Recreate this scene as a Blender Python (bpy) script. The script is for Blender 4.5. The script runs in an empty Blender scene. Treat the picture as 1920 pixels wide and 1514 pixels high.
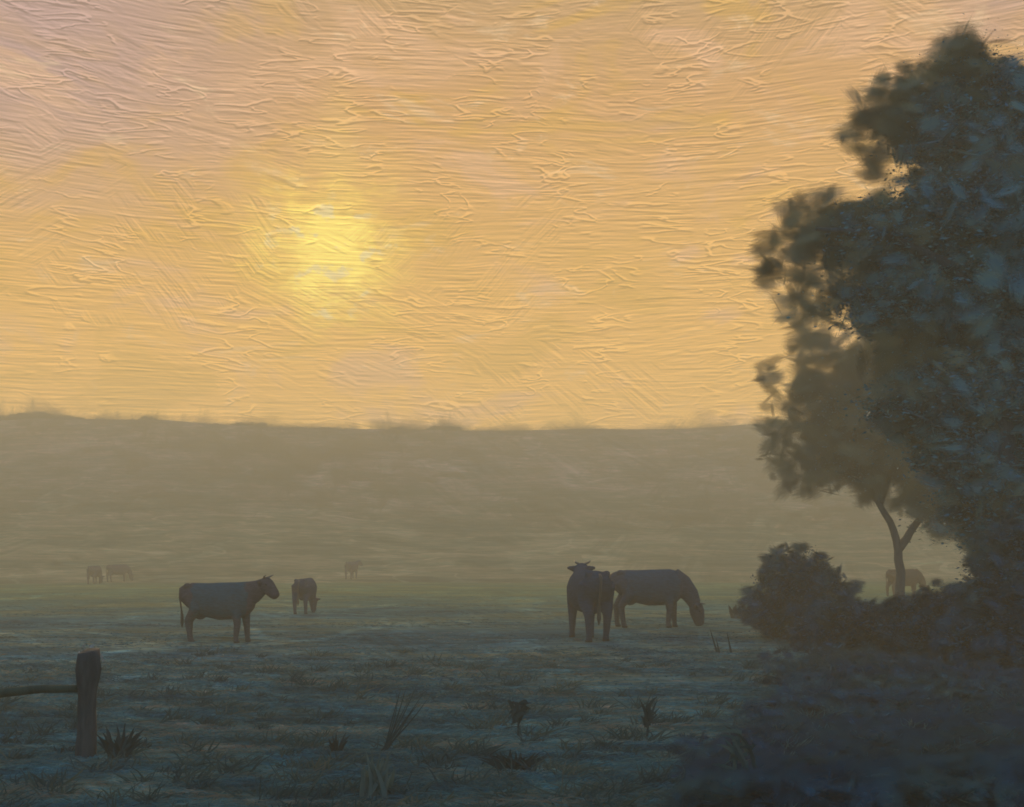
import bpy, bmesh, math, random
import numpy as np
from mathutils import Vector, Matrix
R = math.radians
random.seed(7)
rng = np.random.default_rng(7)
S = bpy.context.scene
COL = S.collection

# ------------------------------------------------------------------ camera
F = 2059.0            # focal length in pixels of the 1920 px wide photograph
HZ = 1050.0           # height of the horizon in the photograph
CH = 1.8              # eye height
cam_d = bpy.data.cameras.new('camera')
cam = bpy.data.objects.new('camera', cam_d)
COL.objects.link(cam)
cam.location = (0, 0, CH)
cam.rotation_euler = (R(90), 0, 0)
cam_d.sensor_width = 36
cam_d.lens = 36 * F / 1920
cam_d.shift_y = (HZ - 757) / 1920
cam_d.clip_end = 5000
S.camera = cam

def at(u, v, Y):
    """photo position and distance -> point of the place"""
    return Vector(((u - 960) / F * Y, Y, CH - (v - HZ) / F * Y))
def on_ground(u, v):
    Y = CH * F / (v - HZ)
    return Vector(((u - 960) / F * Y, Y, 0))

S.view_settings.view_transform = 'Standard'
S.view_settings.look = 'None'
S.view_settings.exposure = 0
S.view_settings.gamma = 1
c = S.cycles
c.max_bounces = 6
c.diffuse_bounces = 3
c.transmission_bounces = 4
c.volume_bounces = 1
c.transparent_max_bounces = 24
c.use_denoising = True
c.filter_width = 1.7
c.sample_clamp_indirect = 4

# ------------------------------------------------------------------ node helpers
class NT:
    def __init__(s, tree): s.t = tree; s.n = tree.nodes; s.l = tree.links
    def new(s, typ, **kw):
        n = s.n.new(typ)
        for k, v in kw.items(): setattr(n, k, v)
        return n
    def put(s, sock, v):
        if v is None: return
        if isinstance(v, bpy.types.NodeSocket): s.l.new(v, sock)
        else: sock.default_value = v
    def math(s, op, a, b=None, c=None, clamp=False):
        n = s.new('ShaderNodeMath', operation=op, use_clamp=clamp)
        for i, v in enumerate((a, b, c)): s.put(n.inputs[i], v)
        return n.outputs[0]
    def vmath(s, op, a, b=None, scale=None):
        n = s.new('ShaderNodeVectorMath', operation=op)
        s.put(n.inputs[0], a); s.put(n.inputs[1], b)
        if scale is not None: s.put(n.inputs['Scale'], scale)
        return n.outputs['Value'] if op in ('DOT_PRODUCT', 'LENGTH', 'DISTANCE') else n.outputs['Vector']
    def comb(s, x, y, z=0.0):
        n = s.new('ShaderNodeCombineXYZ')
        for i, v in enumerate((x, y, z)): s.put(n.inputs[i], v)
        return n.outputs[0]
    def sep(s, v):
        n = s.new('ShaderNodeSeparateXYZ'); s.put(n.inputs[0], v); return n.outputs
    def smooth(s, v, a, b, lo=0.0, hi=1.0):
        n = s.new('ShaderNodeMapRange', interpolation_type='SMOOTHSTEP')
        s.put(n.inputs[0], v)
        for i, q in enumerate((a, b, lo, hi)): n.inputs[i + 1].default_value = q
        return n.outputs[0]
    def lin(s, v, a, b, lo, hi):
        n = s.new('ShaderNodeMapRange'); s.put(n.inputs[0], v)
        for i, q in enumerate((a, b, lo, hi)): n.inputs[i + 1].default_value = q
        return n.outputs[0]
    def noise(s, vec, scale=1.0, detail=2.0, rough=.5, dist=0.0, out=0):
        n = s.new('ShaderNodeTexNoise'); s.put(n.inputs['Vector'], vec)
        n.inputs['Scale'].default_value = scale; n.inputs['Detail'].default_value = detail
        n.inputs['Roughness'].default_value = rough; n.inputs['Distortion'].default_value = dist
        return n.outputs[out]
    def mix(s, f, a, b, mode='MIX'):
        n = s.new('ShaderNodeMix', data_type='RGBA', blend_type=mode)
        s.put(n.inputs[0], f)
        for i, v in ((6, a), (7, b)):
            if isinstance(v, tuple) and len(v) == 3: v = v + (1,)
            s.put(n.inputs[i], v)
        return n.outputs[2]
    def ramp(s, v, stops):
        n = s.new('ShaderNodeValToRGB'); s.put(n.inputs[0], v)
        el = n.color_ramp.elements
        while len(el) < len(stops): el.new(0.5)
        for e, (p, cc) in zip(el, stops): e.position = p; e.color = tuple(cc) + (1,)
        return n.outputs[0]

def brush_group():
    """height of a coat of brush strokes: fine horizontal drag lines, and patches of strokes at their own slant"""
    g = bpy.data.node_groups.new('brush_strokes', 'ShaderNodeTree')
    g.interface.new_socket('Vector', in_out='INPUT', socket_type='NodeSocketVector')
    g.interface.new_socket('Height', in_out='OUTPUT', socket_type='NodeSocketFloat')
    T = NT(g)
    gi = T.new('NodeGroupInput'); go = T.new('NodeGroupOutput')
    P = gi.outputs[0]
    warp = T.noise(T.vmath('MULTIPLY', P, (.5, 1, 1)), .11, 2, .5, out=1)
    wv = T.vmath('SCALE', T.vmath('SUBTRACT', warp, (.5, .5, .5)), scale=1.7)
    Pw = T.vmath('ADD', P, wv)
    # fine horizontal lines
    h1 = T.noise(T.vmath('MULTIPLY', Pw, (.22, 6.0, 1)), 1.0, 4, .68)
    h3 = T.noise(T.vmath('MULTIPLY', Pw, (.6, 15.0, 1)), 1.0, 2, .6)
    # slanted patches
    vo = T.new('ShaderNodeTexVoronoi', voronoi_dimensions='2D', feature='F1')
    T.put(vo.inputs['Vector'], T.vmath('MULTIPLY', Pw, (.6, 1, 1))); vo.inputs['Scale'].default_value = .16
    rnd = T.sep(vo.outputs['Color'])
    ang = T.math('MULTIPLY', T.math('SUBTRACT', rnd[0], .5), 1.9)
    cs, sn = T.math('COSINE', ang), T.math('SINE', ang)
    p = T.sep(Pw)
    rx = T.math('ADD', T.math('MULTIPLY', p[0], cs), T.math('MULTIPLY', p[1], sn))
    ry = T.math('SUBTRACT', T.math('MULTIPLY', p[1], cs), T.math('MULTIPLY', p[0], sn))
    h2 = T.noise(T.comb(T.math('MULTIPLY', rx, .3), T.math('MULTIPLY', ry, 3.9), rnd[1]), 1.0, 3, .6)
    sel = T.smooth(rnd[2], .15, .3)
    patch = T.noise(P, .5, 2)
    sel = T.math('MULTIPLY', sel, T.smooth(patch, .45, .58))
    h = T.math('ADD', T.math('MULTIPLY', h1, T.math('SUBTRACT', 1.0, sel)), T.math('MULTIPLY', h2, sel))
    h = T.math('ADD', h, T.math('MULTIPLY', h3, .35))
    # rare ridges where the paint-like streaks pile up
    rd = T.noise(T.vmath('MULTIPLY', Pw, (.25, 1.5, 1)), 1.0, 2, .5, 1.0)
    rd = T.smooth(T.math('ABSOLUTE', T.math('SUBTRACT', rd, .5)), 0.0, .035, 1.0, 0.0)
    rd = T.math('MULTIPLY', rd, T.smooth(T.noise(P, .3, 2), .47, .62))
    h = T.math('ADD', h, T.math('MULTIPLY', rd, .8))
    T.put(go.inputs[0], h)
    return g
BRUSH = brush_group()
def brush(T, vec):
    n = T.new('ShaderNodeGroup', node_tree=BRUSH); T.put(n.inputs[0], vec); return n.outputs[0]

# ------------------------------------------------------------------ sun and sky
SUN_EL = R(15.5); SUN_AZ = math.atan2(-345, F)      # seen over the field, left of the middle
sun_dir = Vector((math.sin(SUN_AZ) * math.cos(SUN_EL), math.cos(SUN_AZ) * math.cos(SUN_EL), math.sin(SUN_EL)))
sl = bpy.data.lights.new('sun', 'SUN'); sl.energy = 4.4; sl.angle = R(3.5); sl.color = (1.0, .66, .34)
sun = bpy.data.objects.new('sun', sl); COL.objects.link(sun)
sun.rotation_euler = (-sun_dir).to_track_quat('-Z', 'Y').to_euler()
sun.location = (0, 0, 60)

W = bpy.data.worlds.new('World'); S.world = W; W.use_nodes = True
T = NT(W.node_tree); T.n.clear()
sky = T.new('ShaderNodeTexSky', sky_type='NISHITA', sun_disc=False)
sky.sun_elevation = SUN_EL; sky.sun_rotation = SUN_AZ
sky.air_density = 1.2; sky.dust_density = 3.0
D = T.new('ShaderNodeTexCoord').outputs['Generated']
d = T.sep(D)
az = T.math('MULTIPLY', T.math('ARCTAN2', d[0], d[1]), 57.2958)
el = T.math('MULTIPLY', T.math('ARCSINE', d[2]), 57.2958)
P = T.comb(az, el, 0.0)
blot = T.noise(T.vmath('MULTIPLY', P, (.055, .13, 1)), 1.0, 4, .55, .4)
blot2 = T.noise(T.vmath('MULTIPLY', T.vmath('ADD', P, (31, 17, 0)), (.13, .3, 1)), 1.0, 4, .6, .6)
warm = T.ramp(T.math('DIVIDE', el, 60.0, clamp=True), [
    (0.0, (1.14, .63, .14)), (.12, (.97, .53, .13)), (.26, (.79, .44, .13)), (.38, (.67, .37, .155)),
    (.48, (.54, .34, .17)), (.62, (.26, .23, .19)), (1.0, (.10, .13, .18))])
# mauve cloud high on the left, pale peach breaks elsewhere
mauve_f = T.math('MULTIPLY', T.smooth(az, -6, -24), T.smooth(T.math('ADD', el, T.math('MULTIPLY', blot2, 14)), 20, 31))
mauve_f = T.math('MAXIMUM', mauve_f, T.math('MULTIPLY', T.smooth(blot, .56, .70), T.smooth(el, 12, 24, .1, .75)))
col = T.mix(T.math('MULTIPLY', mauve_f, .95), warm, (.50, .325, .30))
col = T.mix(T.math('MULTIPLY', T.smooth(blot2, .52, .66), .6), col, (.76, .45, .26))
col = T.mix(T.math('MULTIPLY', T.math('MULTIPLY', T.smooth(blot2, .48, .36), .5), T.math('SUBTRACT', 1.0, mauve_f)), col, (.68, .39, .075))
col = T.mix(T.math('MULTIPLY', T.smooth(T.noise(T.vmath('MULTIPLY', P, (.22, .6, 1)), 1.0, 5, .7, .8), .56, .68), .4), col, (.84, .60, .36))
# glow round the veiled sun, broken by cloud
sd = T.vmath('ADD', P, (-math.degrees(SUN_AZ), -math.degrees(SUN_EL), 0))
wob = T.vmath('SCALE', T.vmath('SUBTRACT', T.noise(T.vmath('MULTIPLY', P, (.8, 1.3, 1)), .5, 4, .65, out=1), (.5, .5, .5)), scale=5.2)
r = T.vmath('LENGTH', T.vmath('MULTIPLY', T.vmath('ADD', sd, wob), (.95, 1.12, 0)))
r = T.math('ADD', r, T.math('MULTIPLY', T.math('SUBTRACT', T.noise(T.vmath('MULTIPLY', P, (1.2, 4, 1)), 1.0, 3, .6), .5), 2.6))
plume = T.vmath('LENGTH', T.vmath('MULTIPLY', T.vmath('ADD', P, (8.9, -20.5, 0)), (1.3, .5, 0)))
halo = T.smooth(r, 7.0, 0.0)
col = T.mix(T.math('MULTIPLY', halo, .6), col, (1.02, .66, .11))
col = T.mix(T.math('MULTIPLY', T.smooth(T.math('ADD', plume, T.math('MULTIPLY', r, .08)), 2.8, .6), .2), col, (1.0, .70, .18))
core = T.smooth(r, 3.1, .8)
col = T.mix(T.smooth(r, 4.6, 2.0, 0, .45), col, (1.05, .74, .15))
col = T.mix(T.math('MULTIPLY', core, .9), col, (1.22, .94, .20))
grey = T.math('MULTIPLY', T.smooth(r, 4.2, 2.0), T.smooth(T.noise(T.vmath('MULTIPLY', P, (.7, 1.0, 1)), 1.0, 3, .6), .56, .66))
col = T.mix(T.math('MULTIPLY', grey, .55), col, (.78, .68, .45))
# brush streaks of the sky, their relief highlights and shade put into the colour
hA = brush(T, P); hB = brush(T, T.vmath('ADD', P, (.02, .075, 0)))
emb = T.math('MULTIPLY', T.math('SUBTRACT', hA, hB), T.lin(T.noise(T.vmath('MULTIPLY', P, (.25, .5, 1)), 1.0, 3, .6), .35, .65, .7, 2.0))
emb = T.math('ADD', emb, T.math('MULTIPLY', T.math('SUBTRACT', hA, .6), .22))
emb = T.math('MAXIMUM', T.math('MINIMUM', emb, .36), -.34)
col = T.vmath('MULTIPLY', col, T.comb(*[T.math('ADD', 1.0, emb)] * 3))
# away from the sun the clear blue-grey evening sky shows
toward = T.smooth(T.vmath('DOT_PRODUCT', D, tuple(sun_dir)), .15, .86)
nis = T.vmath('ADD', T.vmath('SCALE', sky.outputs[0], scale=.10), (.19, .36, .58))   # clear air plus a constant blue fill added out of view
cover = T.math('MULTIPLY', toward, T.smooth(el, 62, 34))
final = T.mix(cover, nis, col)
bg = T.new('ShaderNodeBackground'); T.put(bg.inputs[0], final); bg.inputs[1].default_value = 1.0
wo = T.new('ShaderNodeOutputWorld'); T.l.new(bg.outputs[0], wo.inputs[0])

# ------------------------------------------------------------------ materials
def material(name, rough=.8, spec=.2):
    m = bpy.data.materials.new(name); m.use_nodes = True
    T = NT(m.node_tree); b = m.node_tree.nodes['Principled BSDF']
    b.inputs['Roughness'].default_value = rough
    b.inputs['Specular IOR Level'].default_value = spec
    return m, T, b

def ground_material(name, cols, earth=False, fine=1.0, heath=False):
    m, T, b = material(name, .95, .0)
    P = T.new('ShaderNodeTexCoord').outputs['Object']
    n1 = T.noise(T.vmath('MULTIPLY', P, (.10, .22, .2)), 1.0, 5, .6, .5)
    n2 = T.noise(T.vmath('MULTIPLY', P, (.55, 2.0, .5)), 1.0, 5, .65, .3)
    n3 = T.noise(T.vmath('MULTIPLY', P, (1.3 * fine, 9 * fine, 1)), 1.0, 4, .7, .2)
    v = T.math('ADD', T.math('MULTIPLY', n1, .5), T.math('ADD', T.math('MULTIPLY', n2, .35), T.math('MULTIPLY', n3, .3)))
    colr = T.ramp(T.smooth(v, .42, .74), cols)
    if heath:
        pz = T.sep(P)
        streak = T.lin(brush(T, T.comb(T.math('MULTIPLY', pz[0], .42), T.math('ADD', T.math('MULTIPLY', pz[2], .40), T.math('MULTIPLY', pz[1], .02)))), .42, .92, .35, 1.75)
    else:
        streak = T.lin(brush(T, T.vmath('MULTIPLY', P, (3.0, 1.1, .8))), .38, .95, .5, 1.55)
        s2 = T.lin(brush(T, T.vmath('MULTIPLY', P, (1.2, .26, .3))), .42, .92, .6, 1.45)
        s3 = T.lin(brush(T, T.vmath('MULTIPLY', P, (.5, .06, .1))), .42, .92, .6, 1.45)
        streak = T.math('MULTIPLY', streak, T.math('MULTIPLY', s2, s3))
    colr = T.vmath('MULTIPLY', colr, T.comb(streak, streak, streak))
    if earth:
        q = T.vmath('MULTIPLY', T.vmath('ADD', P, (1.72, -8.9, 0)), (1.6, .62, 0))
        rr = T.math('ADD', T.vmath('LENGTH', q), T.math('MULTIPLY', T.math('SUBTRACT', n2, .5), .7))
        colr = T.mix(T.math('MULTIPLY', T.smooth(rr, 1.0, .75), .9), colr, (.050, .034, .024))
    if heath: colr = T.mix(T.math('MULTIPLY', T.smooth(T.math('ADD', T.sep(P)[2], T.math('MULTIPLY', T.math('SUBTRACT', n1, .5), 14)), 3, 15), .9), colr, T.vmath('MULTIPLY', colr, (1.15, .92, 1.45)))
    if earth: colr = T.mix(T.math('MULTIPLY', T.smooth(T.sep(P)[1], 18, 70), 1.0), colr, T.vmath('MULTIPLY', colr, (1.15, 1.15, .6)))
    T.put(b.inputs['Base Color'], colr)
    bp = T.new('ShaderNodeBump'); bp.inputs['Strength'].default_value = .6; bp.inputs['Distance'].default_value = .05
    T.put(bp.inputs['Height'], T.math('ADD', n2, n3)); T.put(b.inputs['Normal'], bp.outputs[0])
    return m

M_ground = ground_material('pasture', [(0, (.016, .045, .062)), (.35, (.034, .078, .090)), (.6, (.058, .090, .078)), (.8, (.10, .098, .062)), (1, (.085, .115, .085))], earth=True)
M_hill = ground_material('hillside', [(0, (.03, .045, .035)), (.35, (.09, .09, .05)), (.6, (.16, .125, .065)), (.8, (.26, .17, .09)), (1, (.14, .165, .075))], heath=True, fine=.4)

def leaf_material(name, stops, trans=.35, st=(1, 1, 1)):
    m, T, b = material(name, .7, .04)
    isl = T.new('ShaderNodeNewGeometry').outputs['Random Per Island']
    P = T.new('ShaderNodeTexCoord').outputs['Object']
    big = T.noise(T.vmath('MULTIPLY', P, st), .9, 3, .6)
    v = T.math('ADD', T.math('MULTIPLY', isl, .45), T.math('MULTIPLY', T.smooth(big, .3, .7), .55))
    colr = T.ramp(v, stops)
    if st[0] < 1:
        k = T.math('MULTIPLY', T.lin(brush(T, T.vmath('MULTIPLY', P, (3.0, 1.1, .8))), .38, .95, .5, 1.6), T.lin(brush(T, T.vmath('MULTIPLY', P, (1.2, .26, .3))), .42, .92, .6, 1.45))
        colr = T.vmath('MULTIPLY', colr, T.comb(k, k, k))
    T.put(b.inputs['Base Color'], colr)
    tr = T.new('ShaderNodeBsdfTranslucent'); T.put(tr.inputs[0], T.vmath('MULTIPLY', colr, (1.3, 1.25, .8)))
    mx = T.new('ShaderNodeMixShader'); mx.inputs[0].default_value = trans
    T.l.new(b.outputs[0], mx.inputs[1]); T.l.new(tr.outputs[0], mx.inputs[2])
    T.l.new(mx.outputs[0], m.node_tree.nodes['Material Output'].inputs[0])
    return m
M_leaf = leaf_material('tree_leaves', [(0, (.012, .085, .15)), (.4, (.026, .125, .19)), (.7, (.045, .155, .19)), (1, (.075, .16, .15))], .02)
M_leaf2 = leaf_material('slim_tree_leaves', [(0, (.014, .072, .12)), (.4, (.032, .10, .14)), (.7, (.055, .13, .14)), (1, (.09, .13, .11))], .02)
M_bush = leaf_material('bush_leaves', [(0, (.008, .05, .11)), (.5, (.016, .07, .12)), (.8, (.035, .09, .11)), (1, (.06, .10, .09))], .02)
M_grass = leaf_material('grass_blades', [(0, (.006, .036, .062)), (.3, (.022, .085, .115)), (.55, (.044, .115, .130)), (.78, (.10, .125, .105)), (1, (.22, .15, .12))], .08, (.5, 1.3, .5))
M_tuss = leaf_material('tussock_blades', [(0, (.010, .036, .050)), (.5, (.030, .072, .078)), (.8, (.07, .10, .085)), (1, (.13, .13, .10))], .08)
M_weed = leaf_material('weed_leaves', [(0, (.008, .024, .030)), (.6, (.018, .042, .046)), (1, (.04, .06, .055))], .02)
M_reed = leaf_material('reed_blades', [(0, (.05, .085, .08)), (.6, (.08, .12, .11)), (1, (.12, .20, .19))], .08)

def clump_material(name, stops, soft=.9):
    """a spray of fine leaves: thins out unevenly towards the tips"""
    m, T, b = material(name, .9, .0)
    tc = T.new('ShaderNodeTexCoord'); uv = tc.outputs['UV']; P = tc.outputs['Object']
    isl = T.new('ShaderNodeNewGeometry').outputs['Random Per Island']
    big = T.noise(T.vmath('MULTIPLY', P, (.8, .8, 1.3)), .9, 4, .65)
    q = T.vmath('ADD', uv, T.comb(T.math('MULTIPLY', isl, 37.0), T.math('MULTIPLY', isl, 91.0), 0))
    st = T.noise(T.vmath('MULTIPLY', q, (2.2, 9, 1)), 1.0, 4, .7)
    v = T.math('ADD', T.math('MULTIPLY', isl, .3), T.math('ADD', T.math('MULTIPLY', T.smooth(big, .32, .68), .5), T.math('MULTIPLY', T.smooth(st, .35, .65), .2)))
    T.put(b.inputs['Base Color'], T.ramp(v, stops))
    rad = T.vmath('LENGTH', T.vmath('SUBTRACT', T.vmath('MULTIPLY', uv, (2, 2, 0)), (1, 1, 0)))
    al = T.math('ADD', T.math('SUBTRACT', 1.0, rad), T.math('MULTIPLY', T.math('SUBTRACT', st, .5), 1.1))
    T.put(b.inputs['Alpha'], T.smooth(al, .02, .75, 0, soft))
    return m
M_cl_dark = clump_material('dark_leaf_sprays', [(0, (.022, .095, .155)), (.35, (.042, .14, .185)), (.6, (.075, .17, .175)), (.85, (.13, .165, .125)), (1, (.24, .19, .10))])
M_cl_backlit = clump_material('backlit_leaf_sprays', [(0, (.045, .080, .085)), (.4, (.085, .105, .080)), (.75, (.15, .14, .08)), (1, (.24, .19, .09))], .62)  # paler olive: light through the outer leaves and haze put into the colour
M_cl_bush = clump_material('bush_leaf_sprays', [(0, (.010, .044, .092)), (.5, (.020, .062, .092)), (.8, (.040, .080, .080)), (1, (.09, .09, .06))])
M_cl_far = clump_material('far_scrub_sprays', [(0, (.06, .06, .035)), (.5, (.16, .105, .06)), (1, (.26, .16, .09))], .3)

def bark_material(name, a, b2):
    m, T, b = material(name, .9, .1)
    P = T.new('ShaderNodeTexCoord').outputs['Object']
    n = T.noise(T.vmath('MULTIPLY', P, (9, 9, 1.6)), 1.0, 5, .65, .4)
    T.put(b.inputs['Base Color'], T.mix(T.smooth(n, .35, .65), a, b2))
    bp = T.new('ShaderNodeBump'); bp.inputs['Strength'].default_value = .8; bp.inputs['Distance'].default_value = .03
    T.put(bp.inputs['Height'], n); T.put(b.inputs['Normal'], bp.outputs[0])
    return m
M_bark = bark_material('bark', (.020, .036, .050), (.045, .062, .072))
M_post = bark_material('weathered_post', (.018, .028, .036), (.050, .058, .064))
M_moss = bark_material('mossy_rail', (.012, .034, .030), (.030, .052, .040))

def fur(name, body, ends=None, legs=None):
    """body colour, and where given another colour for head and rump, and for the legs"""
    m, T, b = material(name, .75, .2)
    P = T.new('ShaderNodeTexCoord').outputs['Object']
    p = T.sep(P)
    n = T.noise(P, 3.2, 3, .6)
    n2 = T.noise(T.vmath('MULTIPLY', P, (9, 9, 34)), 1.0, 3, .6)
    colr = body + (1,)
    if ends:
        w = T.math('MULTIPLY', T.math('SUBTRACT', n, .5), .7)
        f = T.math('MAXIMUM', T.smooth(T.math('ADD', p[0], w), .58, .70), T.smooth(T.math('ADD', p[0], w), -.42, -.54))
        colr = T.mix(f, body, ends)
    if legs:
        colr = T.mix(T.smooth(T.math('ADD', p[2], T.math('MULTIPLY', T.math('SUBTRACT', n, .5), .4)), .66, .52), colr, legs)
    k = T.lin(n2, .3, .7, .72, 1.3)
    if isinstance(colr, tuple):
        rgb = T.new('ShaderNodeRGB'); rgb.outputs[0].default_value = colr; colr = rgb.outputs[0]
    colr = T.vmath('MULTIPLY', colr, T.comb(k, k, k))
    colr = T.mix(T.smooth(p[2], .07, .05), colr, (.03, .027, .024))     # hooves
    T.put(b.inputs['Base Color'], colr)
    b.inputs['Specular IOR Level'].default_value = .0
    bp = T.new('ShaderNodeBump'); bp.inputs['Strength'].default_value = .4; bp.inputs['Distance'].default_value = .02
    T.put(bp.inputs['Height'], n2); T.put(b.inputs['Normal'], bp.outputs[0])
    return m
M_furA = fur('belted_fur', (.012, .056, .080), (.048, .042, .055), (.050, .050, .060))
M_furB = fur('dark_brown_fur', (.018, .034, .062))
M_furC = fur('grey_brown_fur', (.012, .046, .080), (.030, .042, .066), (.045, .050, .062))
M_furD = fur('russet_fur', (.055, .038, .034))
def plain(name, colr, rough=.6):
    m, T, b = material(name, rough, .3)
    P = T.new('ShaderNodeTexCoord').outputs['Object']
    n = T.noise(P, 14, 3)
    T.put(b.inputs['Base Color'], T.mix(n, tuple(x * .7 for x in colr), tuple(x * 1.3 for x in colr)))
    return m
M_horn = plain('horn', (.10, .09, .08)); M_eye = plain('eye', (.012, .01, .01), .2); M_tail = plain('tail_hair', (.04, .034, .03))
M_seed = plain('pale_seed_heads', (.26, .27, .26), .7)

# ------------------------------------------------------------------ object helpers
def tag(o, label=None, cat=None, group=None, kind=None):
    if label: o['label'] = label
    if cat: o['category'] = cat
    if group: o['group'] = group
    if kind: o['kind'] = kind
    return o
def link(name, mesh, mat=None, parent=None):
    o = bpy.data.objects.new(name, mesh); COL.objects.link(o)
    if mat: mesh.materials.append(mat)
    if parent: o.parent = parent
    return o
def empty(name, loc, label, cat, group=None, rz=0, scale=1):
    o = bpy.data.objects.new(name, None); COL.objects.link(o)
    o.location = loc; o.rotation_euler = (0, 0, rz); o.scale = (scale,) * 3
    o.empty_display_size = .2
    return tag(o, label, cat, group)
def mesh_np(name, verts, faces, smooth=False):
    """faces: (n,k) array"""
    me = bpy.data.meshes.new(name)
    verts = np.asarray(verts, dtype=np.float32); faces = np.asarray(faces, dtype=np.int32)
    k = faces.shape[1]
    me.vertices.add(len(verts)); me.vertices.foreach_set('co', verts.ravel())
    me.loops.add(faces.size); me.loops.foreach_set('vertex_index', faces.ravel())
    me.polygons.add(len(faces)); me.polygons.foreach_set('loop_start', np.arange(0, faces.size, k, dtype=np.int32))
    if smooth: me.polygons.foreach_set('use_smooth', np.ones(len(faces), dtype=bool))
    me.update(calc_edges=True); me.validate()
    return me
def tube(bm, pts, rad, n=10, squash=None):
    """tapered limb through pts, closed ends; squash=(ry, rz) lists scale the ring"""
    pts = [Vector(p) for p in pts]
    rings = []
    side0 = None
    for i, p in enumerate(pts):
        a = pts[max(i - 1, 0)]; b = pts[min(i + 1, len(pts) - 1)]
        t = (b - a).normalized()
        if side0 is None:
            side0 = t.cross(Vector((0, 0, 1)))
            if side0.length < .3: side0 = t.cross(Vector((1, 0, 0)))
        s = (side0 - t * side0.dot(t)).normalized(); side0 = s
        u = s.cross(t).normalized()
        rs, ru = (rad[i], rad[i]) if not isinstance(rad[i], tuple) else rad[i]
        rings.append([bm.verts.new(p + s * math.cos(k * 2 * math.pi / n) * rs + u * math.sin(k * 2 * math.pi / n) * ru) for k in range(n)])
    for A, B in zip(rings, rings[1:]):
        for k in range(n):
            bm.faces.new((A[k], A[(k + 1) % n], B[(k + 1) % n], B[k]))
    bm.faces.new(rings[0][::-1]); bm.faces.new(rings[-1])
def blob(bm, cen, r, seg=12):
    m = Matrix.Translation(cen) @ Matrix.Diagonal((*r, 1))
    bmesh.ops.create_uvsphere(bm, u_segments=seg, v_segments=seg // 2 + 2, radius=1, matrix=m)
def bm_mesh(name, bm, smooth=True):
    bmesh.ops.recalc_face_normals(bm, faces=bm.faces)
    me = bpy.data.meshes.new(name); bm.to_mesh(me); bm.free()
    if smooth: me.polygons.foreach_set('use_smooth', np.ones(len(me.polygons), dtype=bool))
    return me
def fuse(bm, name, voxel, smooth_it=6):
    """melt overlapping volumes into one continuous skin"""
    me = bm_mesh(name, bm)
    o = bpy.data.objects.new('fuse_work', me); COL.objects.link(o)
    r_ = o.modifiers.new('r', 'REMESH'); r_.mode = 'VOXEL'; r_.voxel_size = voxel; r_.use_smooth_shade = True
    s_ = o.modifiers.new('s', 'SMOOTH'); s_.factor = .5; s_.iterations = smooth_it
    dg = bpy.context.evaluated_depsgraph_get()
    out = bpy.data.meshes.new_from_object(o.evaluated_get(dg))
    bpy.data.objects.remove(o); bpy.data.meshes.remove(me)
    out.name = name
    out.polygons.foreach_set('use_smooth', np.ones(len(out.polygons), dtype=bool))
    return out

# ------------------------------------------------------------------ ground and hills
def hash_noise(x, y, seed=0):
    """smooth sum of sines, cheap rolling relief"""
    r_ = np.random.default_rng(seed); z = 0
    for i in range(7):
        a = r_.uniform(0, 2 * math.pi); f = 1.0 * 1.55 ** i; ph = r_.uniform(0, 6.28)
        z = z + np.sin((x * math.cos(a) + y * math.sin(a)) * f + ph) / 1.5 ** i
    return z / 2.5
# skyline of the far hillside, as photo positions
sk_u = [-900, -300, 0, 120, 230, 340, 470, 620, 800, 960, 1060, 1160, 1300, 1420, 1600, 1900, 2300, 2900]
sk_v = [850, 820, 806, 790, 782, 796, 812, 812, 806, 812, 822, 812, 796, 798, 790, 780, 800, 850]
YR = 150.0
def hill_z(x, y):
    x = np.asarray(x, float); y = np.asarray(y, float)
    Hh = 0
    for dx in (-16, -8, 0, 8, 16):
        Hh = Hh + (CH - (np.interp(960 + (x + dx) / YR * F, sk_u, sk_v) - HZ) / F * YR) / 5
    up = np.clip((y - 78 - 3 * np.sin(x * .03)) / (YR - 81), 0, 1) ** 2.1
    down = np.clip((y - YR) / 200, 0, 1)
    return -.25 + (Hh + .25) * up * (1 - down ** 1.5 * .9) + hash_noise(x * .09, y * .09, 11) * .35 * up
def gz(x, y):
    return np.maximum(hash_noise(np.asarray(x) * .35, np.asarray(y) * .35, 3) * .05, hill_z(x, y))

xs = np.concatenate([np.arange(-500, -60, 20), np.arange(-60, 60, .6), np.arange(60, 501, 20)])
ys = np.concatenate([np.arange(-60, 4, 4), np.arange(4, 40, .3), np.arange(40, 120, 2), np.arange(120, 561, 20)])
X, Yg = np.meshgrid(xs, ys)
Z = hash_noise(X * .35, Yg * .35, 3) * .05
V = np.stack([X, Yg, Z], -1).reshape(-1, 3)
nx = len(xs); idx = np.arange(len(V)).reshape(Z.shape)
Fc = np.stack([idx[:-1, :-1], idx[:-1, 1:], idx[1:, 1:], idx[1:, :-1]], -1).reshape(-1, 4)
tag(link('ground', mesh_np('ground', V, Fc, True), M_ground), kind='structure')

# rolling hillside closing the field: its skyline follows the photograph's
xs = np.arange(-480, 481, 3.0); ys = np.concatenate([np.arange(78, 200, 2.0), np.arange(200, 420, 10)])
X, Yg = np.meshgrid(xs, ys)
Z = hill_z(X, Yg)
V = np.stack([X, Yg, Z], -1).reshape(-1, 3)
idx = np.arange(len(V)).reshape(Z.shape)
Fc = np.stack([idx[:-1, :-1], idx[:-1, 1:], idx[1:, 1:], idx[1:, :-1]], -1).reshape(-1, 4)
tag(link('hills', mesh_np('hills', V, Fc, True), M_hill), kind='structure')

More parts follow.
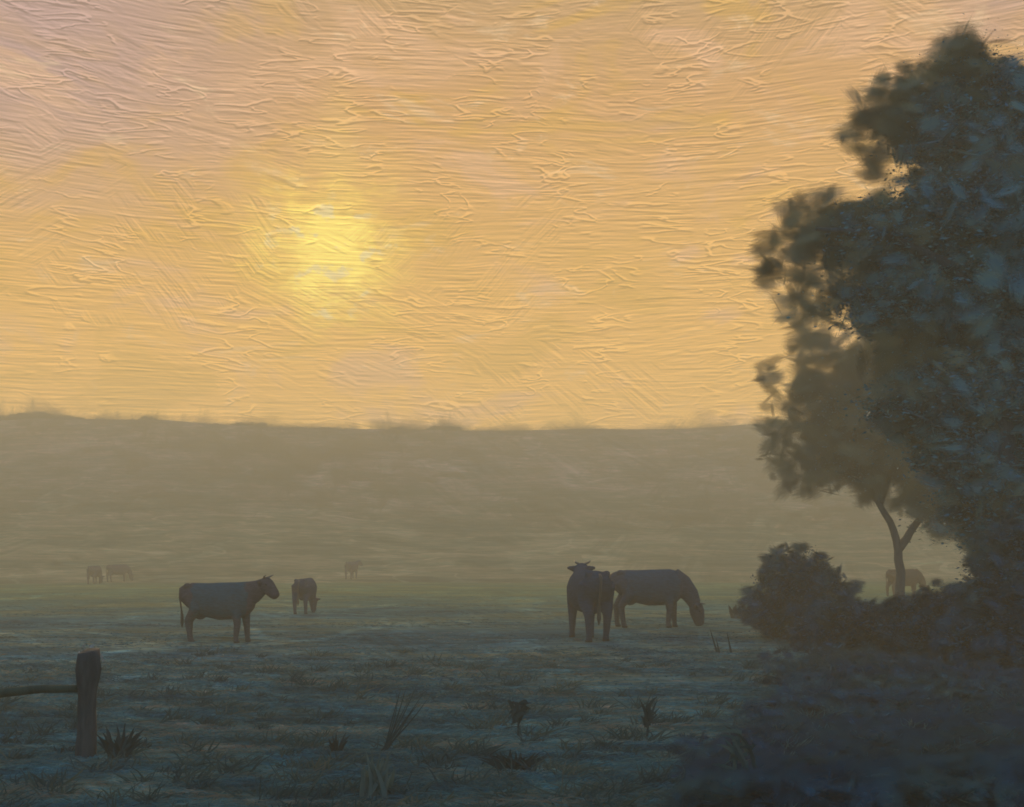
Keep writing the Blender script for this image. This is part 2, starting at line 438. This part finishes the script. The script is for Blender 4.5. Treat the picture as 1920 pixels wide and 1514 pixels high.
# scrub along the crest
n = 9000
xq = rng.uniform(-140, 140, n); yq = YR - rng.uniform(0, 1, n) ** 1.3 * 34
zq = hill_z(xq, yq) - 1.6
tall = np.clip(hash_noise(xq * .12, yq * .12, 31) + .6, 0, 2)
SCRUB = np.stack([xq, yq, zq + rng.exponential(.6, n) * tall], 1)
# ------------------------------------------------------------------ haze
bm = bmesh.new(); bmesh.ops.create_cube(bm, size=1, matrix=Matrix.Translation((0, 250, 11)) @ Matrix.Diagonal((1020, 640, 24.6, 1)))
hz = link('haze', bm_mesh('haze', bm, False)); tag(hz, kind='stuff')
hm = bpy.data.materials.new('evening_mist'); hm.use_nodes = True
T = NT(hm.node_tree); T.n.clear()
pv = T.new('ShaderNodeVolumePrincipled'); pv.inputs['Color'].default_value = (.85, .785, .53, 1)
pv.inputs['Density'].default_value = .0058; pv.inputs['Anisotropy'].default_value = .1
T.l.new(pv.outputs[0], T.new('ShaderNodeOutputMaterial').inputs['Volume'])
hz.data.materials.append(hm)

# ------------------------------------------------------------------ foliage
def leaves(centres, size, flat=.3, aspect=.38):
    """one small pointed leaf face per centre"""
    n = len(centres)
    a = rng.normal(size=(n, 3)); a[:, 2] *= flat; a /= np.linalg.norm(a, axis=1)[:, None]
    b = rng.normal(size=(n, 3)); b -= a * (a * b).sum(1)[:, None]; b /= np.linalg.norm(b, axis=1)[:, None]
    L = size * rng.uniform(.6, 1.5, (n, 1)); w = L * aspect
    v = np.stack([centres - a * L * .5, centres + b * w * .5 + a * L * .1, centres + a * L * .5, centres - b * w * .5 + a * L * .1], 1)
    return v.reshape(-1, 3), np.arange(4 * n).reshape(-1, 4)
def add_sprays(me_parts, mats):
    """me_parts: list of (verts, faces, kind) -> one mesh; kind 0 leaves, 1.. sprays with their own unit square"""
    V, Fq, UV, MI = [], [], [], []; off = 0
    for v, f, mi in me_parts:
        V.append(v); Fq.append(f + off); off += len(v); MI.append(np.full(len(f), mi, np.int32))
        UV.append(np.tile(np.array([[0, 0], [1, 0], [1, 1], [0, 1]], np.float32), (len(f), 1)))
    me = mesh_np('crown', np.concatenate(V), np.concatenate(Fq))
    l = me.uv_layers.new(name='UVMap'); l.data.foreach_set('uv', np.concatenate(UV).ravel())
    for m in mats: me.materials.append(m)
    me.polygons.foreach_set('material_index', np.concatenate(MI))
    return me
def sprays(c_, size):
    n = len(c_)
    a = rng.normal(size=(n, 3)) * np.array([1, .6, .35]); a /= np.linalg.norm(a, axis=1)[:, None]
    b = rng.normal(size=(n, 3)) * np.array([.5, .5, 1]); b -= a * (a * b).sum(1)[:, None]; b /= np.linalg.norm(b, axis=1)[:, None]
    L = size * rng.uniform(.6, 1.5, (n, 1)); a = a * L * .62; b = b * L * .42
    return np.stack([c_ - a - b, c_ + a - b, c_ + a + b, c_ - a + b], 1).reshape(-1, 3), np.arange(4 * n).reshape(-1, 4)
def spray_centres(lobes, Y, dens, size, grow=1.0):
    out = []
    for L in lobes:
        u, v, ru, rv, wt = L[:5]; dY = L[5] if len(L) > 5 else 0; s_ = Y / F
        rad = np.array([ru, (ru + rv) * .5, rv]) * s_ * grow
        n = int(dens * wt * rad.prod() ** (2 / 3) / size ** 2) + 6
        dr = rng.normal(size=(n, 3)); dr /= np.linalg.norm(dr, axis=1)[:, None]
        out.append(np.array(at(u, v, Y + dY)) + dr * rng.uniform(0, 1, (n, 1)) ** .42 * rad)
    return np.concatenate(out)
def lobes_to_points(lobes, Y, per, clump=.22, inner=.45, spread=1.0, band=(0, 1)):
    """lobes: (u, v, ru, rv, weight[, dY]) in photo units at distance Y; leaves sit in clumps round twigs"""
    out = []
    for L in lobes:
        u, v, ru, rv, wt = L[:5]; dY = L[5] if len(L) > 5 else 0
        cen = np.array(at(u, v, Y + dY)); s = Y / F
        rad = np.array([ru * s, (ru + rv) * .5 * s * 1.05, rv * s]) * spread
        vol = rad.prod()
        nc = max(4, int(per * wt * vol ** .75 * 1.0))
        dr = rng.normal(size=(nc, 3)); dr /= np.linalg.norm(dr, axis=1)[:, None]
        rr = (band[0] + (band[1] - band[0]) * rng.uniform(0, 1, (nc, 1)) ** inner)
        rr *= 1 + .12 * np.sin(dr[:, :1] * 5 + u) * np.cos(dr[:, 2:] * 6 + v)
        cc = cen + dr * rr * rad
        m = rng.integers(14, 40, nc)
        if clump > .2: m = np.maximum(m, 18)
        cs = clump * rng.uniform(.6, 1.4, nc)
        rep = np.repeat(cc, m, 0); sp = np.repeat(cs, m)[:, None]
        out.append(rep + rng.normal(size=rep.shape) * sp * np.array([1.15, 1, .62]))
    return np.concatenate(out)

v, f = sprays(SCRUB, 4.6)
tag(link('scrub', add_sprays([(v, f, 0)], [M_cl_far]), None), 'low far-off scrub softening the skyline of the hillside', 'scrub', kind='stuff')

def limb(bm, pts, r0, r1, n=9, wig=.0):
    q = []
    for a, b in zip(pts, pts[1:]):
        for t in (0, .33, .66): q.append(a.lerp(b, t))
    q.append(pts[-1])
    q = [p + Vector((random.uniform(-1, 1), random.uniform(-1, 1), 0)) * wig * (0 < i < len(q) - 1) for i, p in enumerate(q)]
    N = len(q) - 1
    tube(bm, q, [r0 + (r1 - r0) * (i / N) ** .8 for i in range(N + 1)], n)

def tree(name, label, base, Y, lobes, limbs, per, leaf, mat, size, pale=36):
    root = empty(name, base, label, 'tree', 'trees at the right side of the field')
    inv = -np.array(base)
    bm = bmesh.new()
    for pts, r0, r1 in limbs:
        limb(bm, [Vector(p) - Vector(base) for p in pts], r0 * size, r1 * size, wig=min(.05, r0 * .3))
    link('trunk', bm_mesh('trunk', bm), M_bark, root)
    inner_lobes = [L for L in lobes if L[4] > .92]
    pa = lobes_to_points(inner_lobes, Y, per * .45, band=(0, .72), clump=.22 * size); pb = lobes_to_points([L for L in lobes if L[4] > .75], Y, per * .2, band=(.1, .78), inner=.6, clump=.22 * size)
    pa = pa[pa[:, 2] > .3]; pb = pb[pb[:, 2] > .3]
    va, fa = leaves(pa, leaf * 1.5); vb, fb = leaves(pb, leaf * .7)
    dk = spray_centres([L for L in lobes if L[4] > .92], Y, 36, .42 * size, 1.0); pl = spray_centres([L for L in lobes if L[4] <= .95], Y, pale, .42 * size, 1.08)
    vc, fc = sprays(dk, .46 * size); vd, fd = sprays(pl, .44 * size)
    me = add_sprays([(va + inv, fa, 0), (vb + inv, fb, 0), (vc + inv, fc, 1), (vd + inv, fd, 2)], [mat, M_cl_dark, M_cl_backlit])
    link('crown', me, None, root); f = np.concatenate([fa, fb, fc, fd])
    print(name, len(f))
    return root

YB = 18.5
base = Vector(at(1892, HZ, YB)); base.z = -.05
lobesB = [(1815, 118, 62, 48, .8), (1765, 175, 90, 70, .9), (1870, 180, 60, 80, 1), (1700, 200, 85, 70, .7), (1640, 225, 60, 62, .55),
          (1800, 100, 50, 36, .7), (1780, 250, 110, 90, 1.1), (1890, 300, 90, 110, 1.3), (1650, 285, 50, 45, .5),
          (1850, 420, 150, 120, 1.3), (1745, 400, 85, 85, 1.0), (1640, 450, 110, 80, .95), (1550, 420, 85, 60, .7), (1480, 480, 62, 62, .6), (1440, 505, 35, 35, .4),
          (1800, 560, 190, 120, 1.3, .4), (1660, 560, 110, 75, 1.0), (1555, 545, 70, 50, .6), (1720, 660, 100, 70, .9),
          (1860, 720, 150, 130, 1.3, .4), (1900, 880, 110, 130, 1.2, .4), (1790, 840, 80, 80, 1.0), (1835, 930, 60, 60, .95), (1870, 1000, 60, 60, .95), (1700, 760, 70, 60, .93), (1760, 730, 90, 80, 1.1), (2010, 250, 120, 150, 1), (2050, 520, 170, 200, 1), (2080, 800, 150, 170, 1), (1960, 1000, 110, 90, 1)]
A = lambda u, v, dy=0: at(u, v, YB + dy)
limbsB = [([base, A(1888, 1100), A(1880, 900), A(1872, 700), A(1862, 500), A(1850, 320), A(1830, 170)], .50, .06),
          ([A(1878, 820), A(1820, 700, .3), A(1740, 600, .5), A(1640, 520, .5)], .20, .03),
          ([A(1866, 600), A(1780, 500, -.4), A(1660, 440, -.6), A(1530, 430, -.5)], .16, .03),
          ([A(1855, 420), A(1800, 320, .2), A(1720, 230, .3), A(1660, 220, .3)], .11, .02),
          ([A(1872, 700), A(1960, 560), A(2040, 420)], .18, .04),
          ([A(1878, 850), A(1960, 760), A(2060, 700)], .15, .04),
          ([A(1858, 450), A(1900, 330), A(1990, 230)], .12, .03)]
tree('broadleaf_tree', 'tall dark leafy tree with a thick trunk at the right edge', base, YB, lobesB, limbsB, 520, .055, M_leaf, 1)

YS = 35.0; KS = YS / 22
base = Vector(at(1690, HZ, YS)); base.z = -.05
lobesS = [(1500, 760, 60, 50, .4), (1465, 850, 42, 40, .3), (1500, 580, 50, 40, .35), (1450, 800, 25, 22, .3), (1520, 640, 55, 48, .45), (1590, 690, 85, 62, .7), (1690, 700, 95, 80, .9), (1520, 720, 45, 30, .35), (1640, 780, 100, 70, .9), (1760, 790, 110, 90, 1.1),
          (1540, 830, 70, 48, .55), (1490, 880, 48, 36, .4), (1530, 905, 55, 26, .5), (1640, 870, 85, 48, .8), (1740, 900, 80, 60, .8), (1810, 860, 80, 90, 1.0), (1830, 960, 60, 60, .7),
          (1625, 925, 34, 18, .5), (1560, 770, 90, 60, .8), (1600, 850, 90, 55, .9), (1720, 940, 50, 26, .7), (1780, 960, 50, 50, .95), (1440, 700, 30, 30, .3)]
A = lambda u, v, dy=0: at(u, v, YS + dy)
limbsS = [([base, A(1688, 1120), A(1687, 1050), A(1676, 995), A(1650, 945), A(1612, 890), A(1590, 800), A(1580, 700)], .125, .02),
          ([A(1684, 1030), A(1706, 1000, .1), A(1738, 955, .2), A(1775, 890, .3), A(1790, 800, .3), A(1760, 700)], .10, .02),
          ([A(1630, 910), A(1590, 890), A(1545, 880)], .04, .012),
          ([A(1650, 945), A(1680, 860, .3), A(1690, 740, .3)], .07, .015)]
tree('slim_tree', 'slimmer tree with a thin forked stem left of the thick trunk', base, YS, lobesS, limbsS, 620 / KS ** 2.25, .062 * KS, M_leaf2, KS, 42)

def bush(label, u, Y, lobes, per=150, leaf=.06, mat=None, group='bushes along the field edge'):
    base = Vector(at(u, HZ, Y)); base.z = -.03
    root = empty('bush', base, label, 'bush', group)
    pts = lobes_to_points(lobes, Y, per * .9, clump=.11, band=(0, .84))
    pts = pts[pts[:, 2] > .02]
    v, f = leaves(pts, leaf); inv = -np.array(base)
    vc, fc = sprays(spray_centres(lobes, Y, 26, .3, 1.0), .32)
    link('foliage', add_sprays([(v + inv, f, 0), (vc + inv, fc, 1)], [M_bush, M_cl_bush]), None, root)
    bm = bmesh.new()
    for L in lobes[:4]:
        t = Vector(at(L[0], L[1], Y)) - base
        limb(bm, [Vector((t.x * .1, 0, 0)), Vector((t.x * .6, .05, t.z * .5)), t], .035, .012, 6)
    link('stem', bm_mesh('stem', bm), M_bark, root)
    return root
bush('tall rounded blue-green bush standing just right of the grazing cow', 1490, 25,
     [(1492, 1078, 72, 58, 1.1), (1440, 1130, 45, 60, .9), (1530, 1120, 80, 66, 1.1), (1480, 1160, 80, 46, 1.1), (1400, 1140, 18, 28, .4)], 190)
bush('low spreading bush just right of the tall rounded bush', 1610, 21.5,
     [(1590, 1160, 78, 42, 1.1), (1640, 1178, 90, 44, 1.1), (1550, 1190, 70, 38, 1.0)], 180)
bush('low dark bush in front of the reddish cow, below the slim tree', 1745, 20,
     [(1720, 1172, 90, 56, 1.1), (1790, 1150, 80, 70, 1.1), (1800, 1190, 100, 50, 1.1)], 180)
bush('tall dark bush against the thick trunk at the right edge', 1890, 17.5,
     [(1870, 1100, 70, 85, 1.1), (1930, 1060, 80, 110, 1.2), (1880, 1190, 130, 80, 1.2), (1990, 1150, 90, 110, 1)], 180)

# ------------------------------------------------------------------ cows
def cow_mesh(pose, voxel=.022, turn=0.0):
    bm = bmesh.new()
    sec = [(-.90, 1.10, .07, .10), (-.82, 1.10, .20, .19), (-.64, 1.06, .29, .28), (-.32, .96, .34, .375), (0, .925, .375, .415),
           (.30, .935, .35, .41), (.55, .98, .28, .38), (.72, 1.03, .18, .27), (.81, 1.03, .07, .12)]
    tube(bm, [(x, 0, z) for x, z, a, b in sec], [(a, b) for x, z, a, b in sec], 20)
    for s in (-1, 1):
        st = .05 * s
        tube(bm, [(.50, .14 * s, 1.0), (.47 + st, .17 * s, .72), (.50 + st, .17 * s, .42), (.49 + st * 1.5, .17 * s, .14), (.50 + st * 1.5, .17 * s, .06), (.53 + st * 1.5, .17 * s, 0)],
             [.16, .115, .078, .056, .064, .072], 12)
        tube(bm, [(-.62, .15 * s, 1.08), (-.50 - st, .20 * s, .76), (-.70 - st, .19 * s, .50), (-.67 - st * 1.5, .18 * s, .14), (-.65 - st * 1.5, .18 * s, .06), (-.62 - st * 1.5, .18 * s, 0)],
             [.20, .155, .085, .058, .066, .072], 12)
        blob(bm, (-.66, .17 * s, 1.27), (.10, .07, .06))        # hook bones
    blob(bm, (-.44, 0, .60), (.13, .12, .08))                   # udder
    if pose == 'up':
        ht = Vector((1.0, turn * .5, 1.36)); mz = Vector((1.32, turn * 1.1, 1.02))
        tube(bm, [(.52, 0, 1.06), (.78, turn * .12, 1.14), (.93, turn * .35, 1.23), (1.03, turn * .5, 1.31)], [(.20, .31), (.16, .25), (.14, .19), (.12, .15)], 14)
        tube(bm, [(.50, 0, 1.0), (.75, 0, .92), (.90, turn * .2, 1.12)], [.2, .09, .06], 10)
    else:
        ht = Vector((1.04, turn * .5, .52)); mz = Vector((1.14, turn, .06))
        tube(bm, [(.50, 0, 1.10), (.74, turn * .1, .98), (.92, turn * .3, .76), (1.02, turn * .5, .56)], [(.19, .30), (.15, .25), (.13, .20), (.11, .15)], 14)
    ax = (mz - ht)
    tube(bm, [ht - ax * .12, ht + ax * .05, ht + ax * .30, ht + ax * .60, ht + ax * .86, mz], [.10, (.15, .16), (.155, .17), (.12, .145), (.108, .115), (.085, .075)], 14)
    sd = ax.normalized().cross(Vector((0, 0, 1))).normalized()
    for s in (-1, 1):
        p = ht + sd * s * .13 + Vector((0, 0, -.01))
        tube(bm, [ht + sd * s * .07, p + sd * s * .04, p + sd * s * .16 + Vector((0, 0, .02))], [.04, (.035, .07), (.018, .03)], 8)
    me = fuse(bm, 'body', voxel)
    return me, ht, ax, sd
def cow(label, loc, rz, pose, mat, scale=1.0, turn=0.0, group='cows in the misty field', voxel=.022, cat='cow'):
    me, ht, ax, sd = cow_mesh(pose, voxel, turn)
    root = empty('cow', loc, label, cat, group, rz, scale)
    link('body', me, mat, root)
    an = ax.normalized(); upv = sd.cross(an).normalized()
    if upv.z < 0 and pose == 'up': upv = -upv
    if pose != 'up' and upv.x < 0: upv = -upv
    for s in (-1, 1):
        bm = bmesh.new(); b0 = ht - ax * .04 + sd * s * .06 + upv * .10
        tube(bm, [b0, b0 + sd * s * .07 + upv * .04, b0 + sd * s * .10 + upv * .11 + an * .02], [.025, .020, .007], 8)
        link('horn', bm_mesh('horn', bm), M_horn, root)
        bm = bmesh.new(); blob(bm, ht + ax * .30 + sd * s * .137 + upv * .055, (.020, .020, .020), 8)
        link('eye', bm_mesh('eye', bm), M_eye, root)
    bm = bmesh.new()
    tube(bm, [(-.80, 0, 1.25), (-.885, 0, 1.20), (-.905, .01, 1.0), (-.875, .03, .75), (-.86, .03, .60), (-.86, .03, .45), (-.86, .03, .34)], [.035, .032, .022, .018, .035, .04, .008], 8)
    link('tail', bm_mesh('tail', bm), M_tail, root)
    root.location.z -= .03
    return root
def g(u, v):
    p = on_ground(u, v)
    for i in range(60):
        p.z = float(gz(p.x, p.y)); Yn = (CH - p.z) * F / (v - HZ)
        p.y += (Yn - p.y) * .3; p.x = (u - 960) / F * p.y
    return p

c1 = cow('dark belted cow with brown head, rump and legs standing side-on at left', g(412, 1204), R(-4), 'up', M_furA, 1.0, -.12)
c2 = cow('brown cow seen from behind, just right of the belted cow', g(573, 1150), R(84), 'graze', M_furB, .90, .03)
c3 = cow('large brown cow turned away, left of the grazing cow', g(1103, 1199), R(101), 'up', M_furB, 1.20, -.25)
c4 = cow('grey-brown cow grazing side-on with its head lowered to the right', g(1218, 1176), R(-6), 'graze', M_furC, 1.15)
c5 = cow('reddish cow grazing beyond the stem of the slim tree, seen over the low bushes', g(1695, 1119), R(8), 'graze', M_furD, 1.05, .1, voxel=.03)

def copy_thing(src, label, loc, rz, scale=1.0):
    r_ = src.copy(); COL.objects.link(r_); r_.location = loc; r_.rotation_euler = (0, 0, rz); r_.scale = (scale,) * 3
    r_['label'] = label
    for ch in list(src.children):
        q = ch.copy(); COL.objects.link(q); q.parent = r_
    return r_
copy_thing(c2, 'leftmost tiny far-off cow, fading end-on into the mist', g(178, 1095), R(86))
copy_thing(c2, 'tiny far-off cow in the mist, second from the left edge', g(221, 1091), R(40))
copy_thing(c3, 'tiny far-off cow in the mist right of the brown cow seen from behind', g(660, 1086), R(75), 1.05)

# ------------------------------------------------------------------ fence
root = empty('wooden_fence', g(160, 1420), 'weathered wooden fence post with a mossy rail running off left', 'fence')
b0 = root.location.copy(); Yf = b0.y; s = Yf / F
def L_(u, v, dy=0): return at(u, v, Yf + dy) - b0
def rough_post(h, r_, lean):
    bm = bmesh.new(); n = 11; rings = []
    for i in range(14):
        t = i / 13; z = -.1 + (h + .1) * t
        rr = r_ * (1.0 + .10 * math.sin(t * 9) + (.22 if .72 < t < .86 else 0) + .12 * (t > .9))
        rings.append([bm.verts.new((lean * t + math.cos(a) * rr * (1 + random.uniform(-.1, .1)), math.sin(a) * rr * (1 + random.uniform(-.1, .1)), z + (random.uniform(-.03, .03) if i == 13 else 0))) for a in [k * 2 * math.pi / n for k in range(n)]])
    for A_, B_ in zip(rings, rings[1:]):
        for k in range(n): bm.faces.new((A_[k], A_[(k + 1) % n], B_[(k + 1) % n], B_[k]))
    bm.faces.new(rings[-1])
    return bm
link('post', bm_mesh('post', rough_post(.96, .085, .03)), M_post, root)
p2 = link('post', bm_mesh('post', rough_post(.84, .08, -.02)), M_post, root); p2.location = (-2.0, -.1, 0)
bm = bmesh.new(); limb(bm, [L_(150, 1292), L_(80, 1292), L_(20, 1298), Vector((-1.2, -.05, .52)), Vector((-2.05, -.1, .54))], .034, .045, 8, .012)
link('rail', bm_mesh('rail', bm), M_moss, root)

# ------------------------------------------------------------------ weeds, each a plant of its own
def blade(V, Fq, p0, tip, w, bend=(0, 0, 0), n=4):
    """tapered curved ribbon with a little fold"""
    p0 = np.array(p0, float); tip = np.array(tip, float); bend = np.array(bend, float)
    ax = tip - p0; sd = np.cross(ax, [random.uniform(-.4, .4), -1, random.uniform(-.2, .2)]); sd /= np.linalg.norm(sd) + 1e-9
    b = len(V)
    for i in range(n + 1):
        t = i / n; c_ = p0 + ax * t + bend * 4 * t * (1 - t)
        ww = w * (1 - t) ** .6 * .5 + .0015
        V += [c_ - sd * ww, c_ + sd * ww]
    for i in range(n): Fq.append((b + 2 * i, b + 2 * i + 1, b + 2 * i + 3, b + 2 * i + 2))
def weed(label, u, v, build, mat=M_weed, name='weed', cat='weed'):
    root = empty(name, g(u, v), label, cat, 'wild plants in the foreground grass')
    sc = root.location.y / F        # metres per photo pixel here
    for part, m, pieces in build(sc):
        V, Fq = [], []
        for a in pieces: blade(V, Fq, *a)
        link(part, mesh_np(part, V, Fq), m, root)
    return root
def U(a, b): return random.uniform(a, b)
def spiky(n, h, w, spread, lean=0, bw=7):
    def f(sc):
        out = []
        for i in range(n):
            x0 = U(-.25, .25) * spread * sc; y0 = U(-.06, .06)
            t = U(-1, 1)
            out.append(((x0, y0, -.02), (x0 + (t * spread + lean) * sc, y0 + U(-.1, .1), h * sc * U(.55, 1.0) * (1 - .35 * abs(t))), bw * sc * U(.6, 1.2), (0, 0, U(0, .15) * h * sc)))
        return [('leaf_tuft', mat_, out)]
    mat_ = M_weed if w == 0 else M_reed
    return f
weed('dark spiky weed tuft just right of the fence post', 222, 1424, spiky(34, 78, 0, 42, 8, 9))
weed('dark leafy weed with drooping head, near the middle foreground', 972, 1384,
     lambda sc: [('stem', M_weed, [((0, 0, -.02), (0, 0, 48 * sc), 5 * sc)]),
                 ('leaf_tuft', M_weed, [((U(-8, 4) * sc, U(-.03, .03), U(28, 60) * sc), (U(-22, 26) * sc, U(-.05, .05), U(36, 72) * sc), U(6, 10) * sc, (U(-4, 4) * sc, 0, 8 * sc)) for i in range(26)])])
weed('dark broad weed sprawling low below the drooping weed', 968, 1448, spiky(60, 46, 0, 62, -6, 9))
weed('lone dark thistle stalk right of the middle foreground', 1212, 1388,
     lambda sc: [('stem', M_weed, [((0, 0, -.02), (8 * sc, 0, 72 * sc), 5 * sc)]),
                 ('leaf_tuft', M_weed, [((U(-2, 6) * sc, U(-.02, .02), U(20, 60) * sc), (U(-16, 26) * sc, U(-.05, .05), U(28, 88) * sc), U(4, 8) * sc, (0, 0, 3 * sc)) for i in range(18)])])
weed('thin slanting grass stalks standing between the brown earth and the middle', 716, 1412,
     lambda sc: [('stalk', M_weed, [((U(-6, 6) * sc, U(-.05, .05), 0), ((30 + 55 * i / 8) * sc, U(-.05, .05), U(80, 125) * sc), 2.6 * sc, (U(-6, 6) * sc, 0, 0)) for i in range(9)])], cat='grass stalks', name='tall_grass')
weed('small dark weed tuft above the bare brown earth', 630, 1412, spiky(22, 42, 0, 24, 4, 6))
weed('tuft of broad pale teal blades right of the bare brown earth', 705, 1500,
     lambda sc: [('leaf_tuft', M_reed, [((U(-28, 22) * sc, U(-.06, .06), -.02), (U(-26, 38) * sc, U(-.08, .08), U(48, 96) * sc), U(7, 12) * sc, (U(-6, 8) * sc, 0, 0)) for i in range(34)])], cat='grass tuft', name='grass_tuft')
weed('long arching bramble shoot in the dark lower right grass', 1412, 1478,
     lambda sc: [('stem', M_weed, [((0, 0, -.02), (-56 * sc, 0, 118 * sc), 9 * sc, (22 * sc, 0, 16 * sc), 8)]),
                 ('leaf_tuft', M_tuss, [((U(-40, 2) * sc, U(-.05, .05), U(20, 105) * sc), (U(-75, 10) * sc, U(-.06, .06), U(10, 112) * sc), U(5, 9) * sc, (0, 0, 4 * sc)) for i in range(22)])], cat='bramble', name='bramble')
weed('small dark weed beside the muzzle of the grazing cow', 1380, 1160, spiky(22, 34, 0, 22, 8, 8))
weed('two thin dark stalks in front of the tall rounded bush', 1345, 1225,
     lambda sc: [('stalk', M_weed, [((0, 0, 0), (-14 * sc, 0, 46 * sc), 4 * sc), ((26 * sc, 0, 0), (18 * sc, 0, 40 * sc), 4 * sc), ((4 * sc, .02, 0), (-3 * sc, 0, 30 * sc), 3 * sc)])], cat='grass stalks', name='tall_grass')
weed('pale fluffy seed heads rising behind the fence post', 168, 1372,
     lambda sc: [('stalk', M_weed, [((U(-10, 10) * sc, 0, 0), (U(-24, 26) * sc, U(-.03, .03), U(120, 150) * sc), 2.5 * sc) for i in range(10)]),
                 *[('seed_head', M_seed, [((x * sc, U(-.03, .03), z * sc), ((x + U(-8, 8)) * sc, U(-.03, .03), (z + U(2, 9)) * sc), 4 * sc) for i in range(6) for x, z in [(hx + random.gauss(0, 3), hz_ + random.gauss(0, 3))]]) for hx, hz_ in [(-20, 140), (-11, 150), (-2, 146), (8, 152), (17, 143), (24, 136), (2, 158)]]], cat='seed heads', name='seeding_weed')

# ragged tussocks near the camera (uncounted)
Vt, Ft = [], []
for k_ in range(520):
    Yt = 1 / U(1 / 22, 1 / 6.6); xt = U(-.58, .58) * (Yt + 1)
    zt = float(gz(xt, Yt)); big_ = U(.5, 1.3)
    for j in range(int(U(10, 34))):
        p0 = (xt + random.gauss(0, .07) * big_, Yt + random.gauss(0, .05), zt - .01)
        blade(Vt, Ft, p0, (p0[0] + random.gauss(.04, .11) * big_, p0[1] + U(-.05, .05), zt + U(.04, .15) * big_), U(.008, .02), (random.gauss(0, .02), 0, .015), 3)
tag(link('tussocks', mesh_np('tussocks', Vt, Ft), M_tuss), 'ragged dark tussocks scattered through the foreground grass', 'grass', kind='stuff')
# dark leaf sprays added as tree shade over the near right corner
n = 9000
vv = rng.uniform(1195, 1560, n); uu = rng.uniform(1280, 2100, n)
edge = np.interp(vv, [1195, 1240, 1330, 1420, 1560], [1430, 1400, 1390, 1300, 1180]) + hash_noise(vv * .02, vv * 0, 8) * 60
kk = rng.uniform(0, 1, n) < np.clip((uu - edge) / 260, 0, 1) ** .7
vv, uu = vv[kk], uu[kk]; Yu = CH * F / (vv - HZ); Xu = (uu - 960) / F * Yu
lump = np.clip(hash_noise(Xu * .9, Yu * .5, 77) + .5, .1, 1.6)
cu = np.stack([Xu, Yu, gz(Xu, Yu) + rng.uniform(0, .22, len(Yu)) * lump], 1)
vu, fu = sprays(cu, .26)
tag(link('shade_sprays', add_sprays([(vu, fu, 0)], [M_cl_bush]), None), 'low dark blue-green leaf sprays added as tree shade in the lower right corner', 'shade_sprays', kind='stuff')
# ------------------------------------------------------------------ pasture grass (nobody could count it)
N = 300000
inv = rng.uniform(1 / 60, 1 / 6.2, N); Y = 1 / inv
Xg = rng.uniform(-.62, .62, N) * (Y + 2)
keep = hash_noise(Xg * .3, Y * 1.1, 21) + rng.normal(0, .4, N) > np.clip(-1.1 + (Y - 8) * .07, -1.1, .15)
Xg, Y = Xg[keep], Y[keep]; n = len(Y)
h = rng.uniform(.008, .05, n) * (1 + .5 * hash_noise(Xg * .6, Y * .5, 5)) * np.clip(14 / Y, .35, 1)
lean = rng.normal(0, .15, n); ly = rng.normal(0, .035, n)
w = rng.uniform(.003, .007, n) * np.clip(Y / 9, 1, 1.8)
z0 = gz(Xg, Y) - .005
base_ = np.stack([Xg, Y, z0], 1); tip = base_ + np.stack([lean, ly, h], 1); mid = base_ + np.stack([lean * .35, ly * .35, h * .75], 1)
sdv = np.stack([np.full(n, .7), rng.normal(0, .3, n), np.full(n, .6) * np.sign(lean) * -1], 1)
sdv /= np.linalg.norm(sdv, axis=1)[:, None]; sw = sdv * w[:, None]
V = np.stack([base_ - sw, base_ + sw, mid + sw * .8, tip, mid - sw * .8], 1).reshape(-1, 3)
tag(link('grass', mesh_np('grass', V, np.arange(5 * n).reshape(-1, 5)), M_grass), 'short damp pasture grass covering the near field', 'grass', kind='stuff')
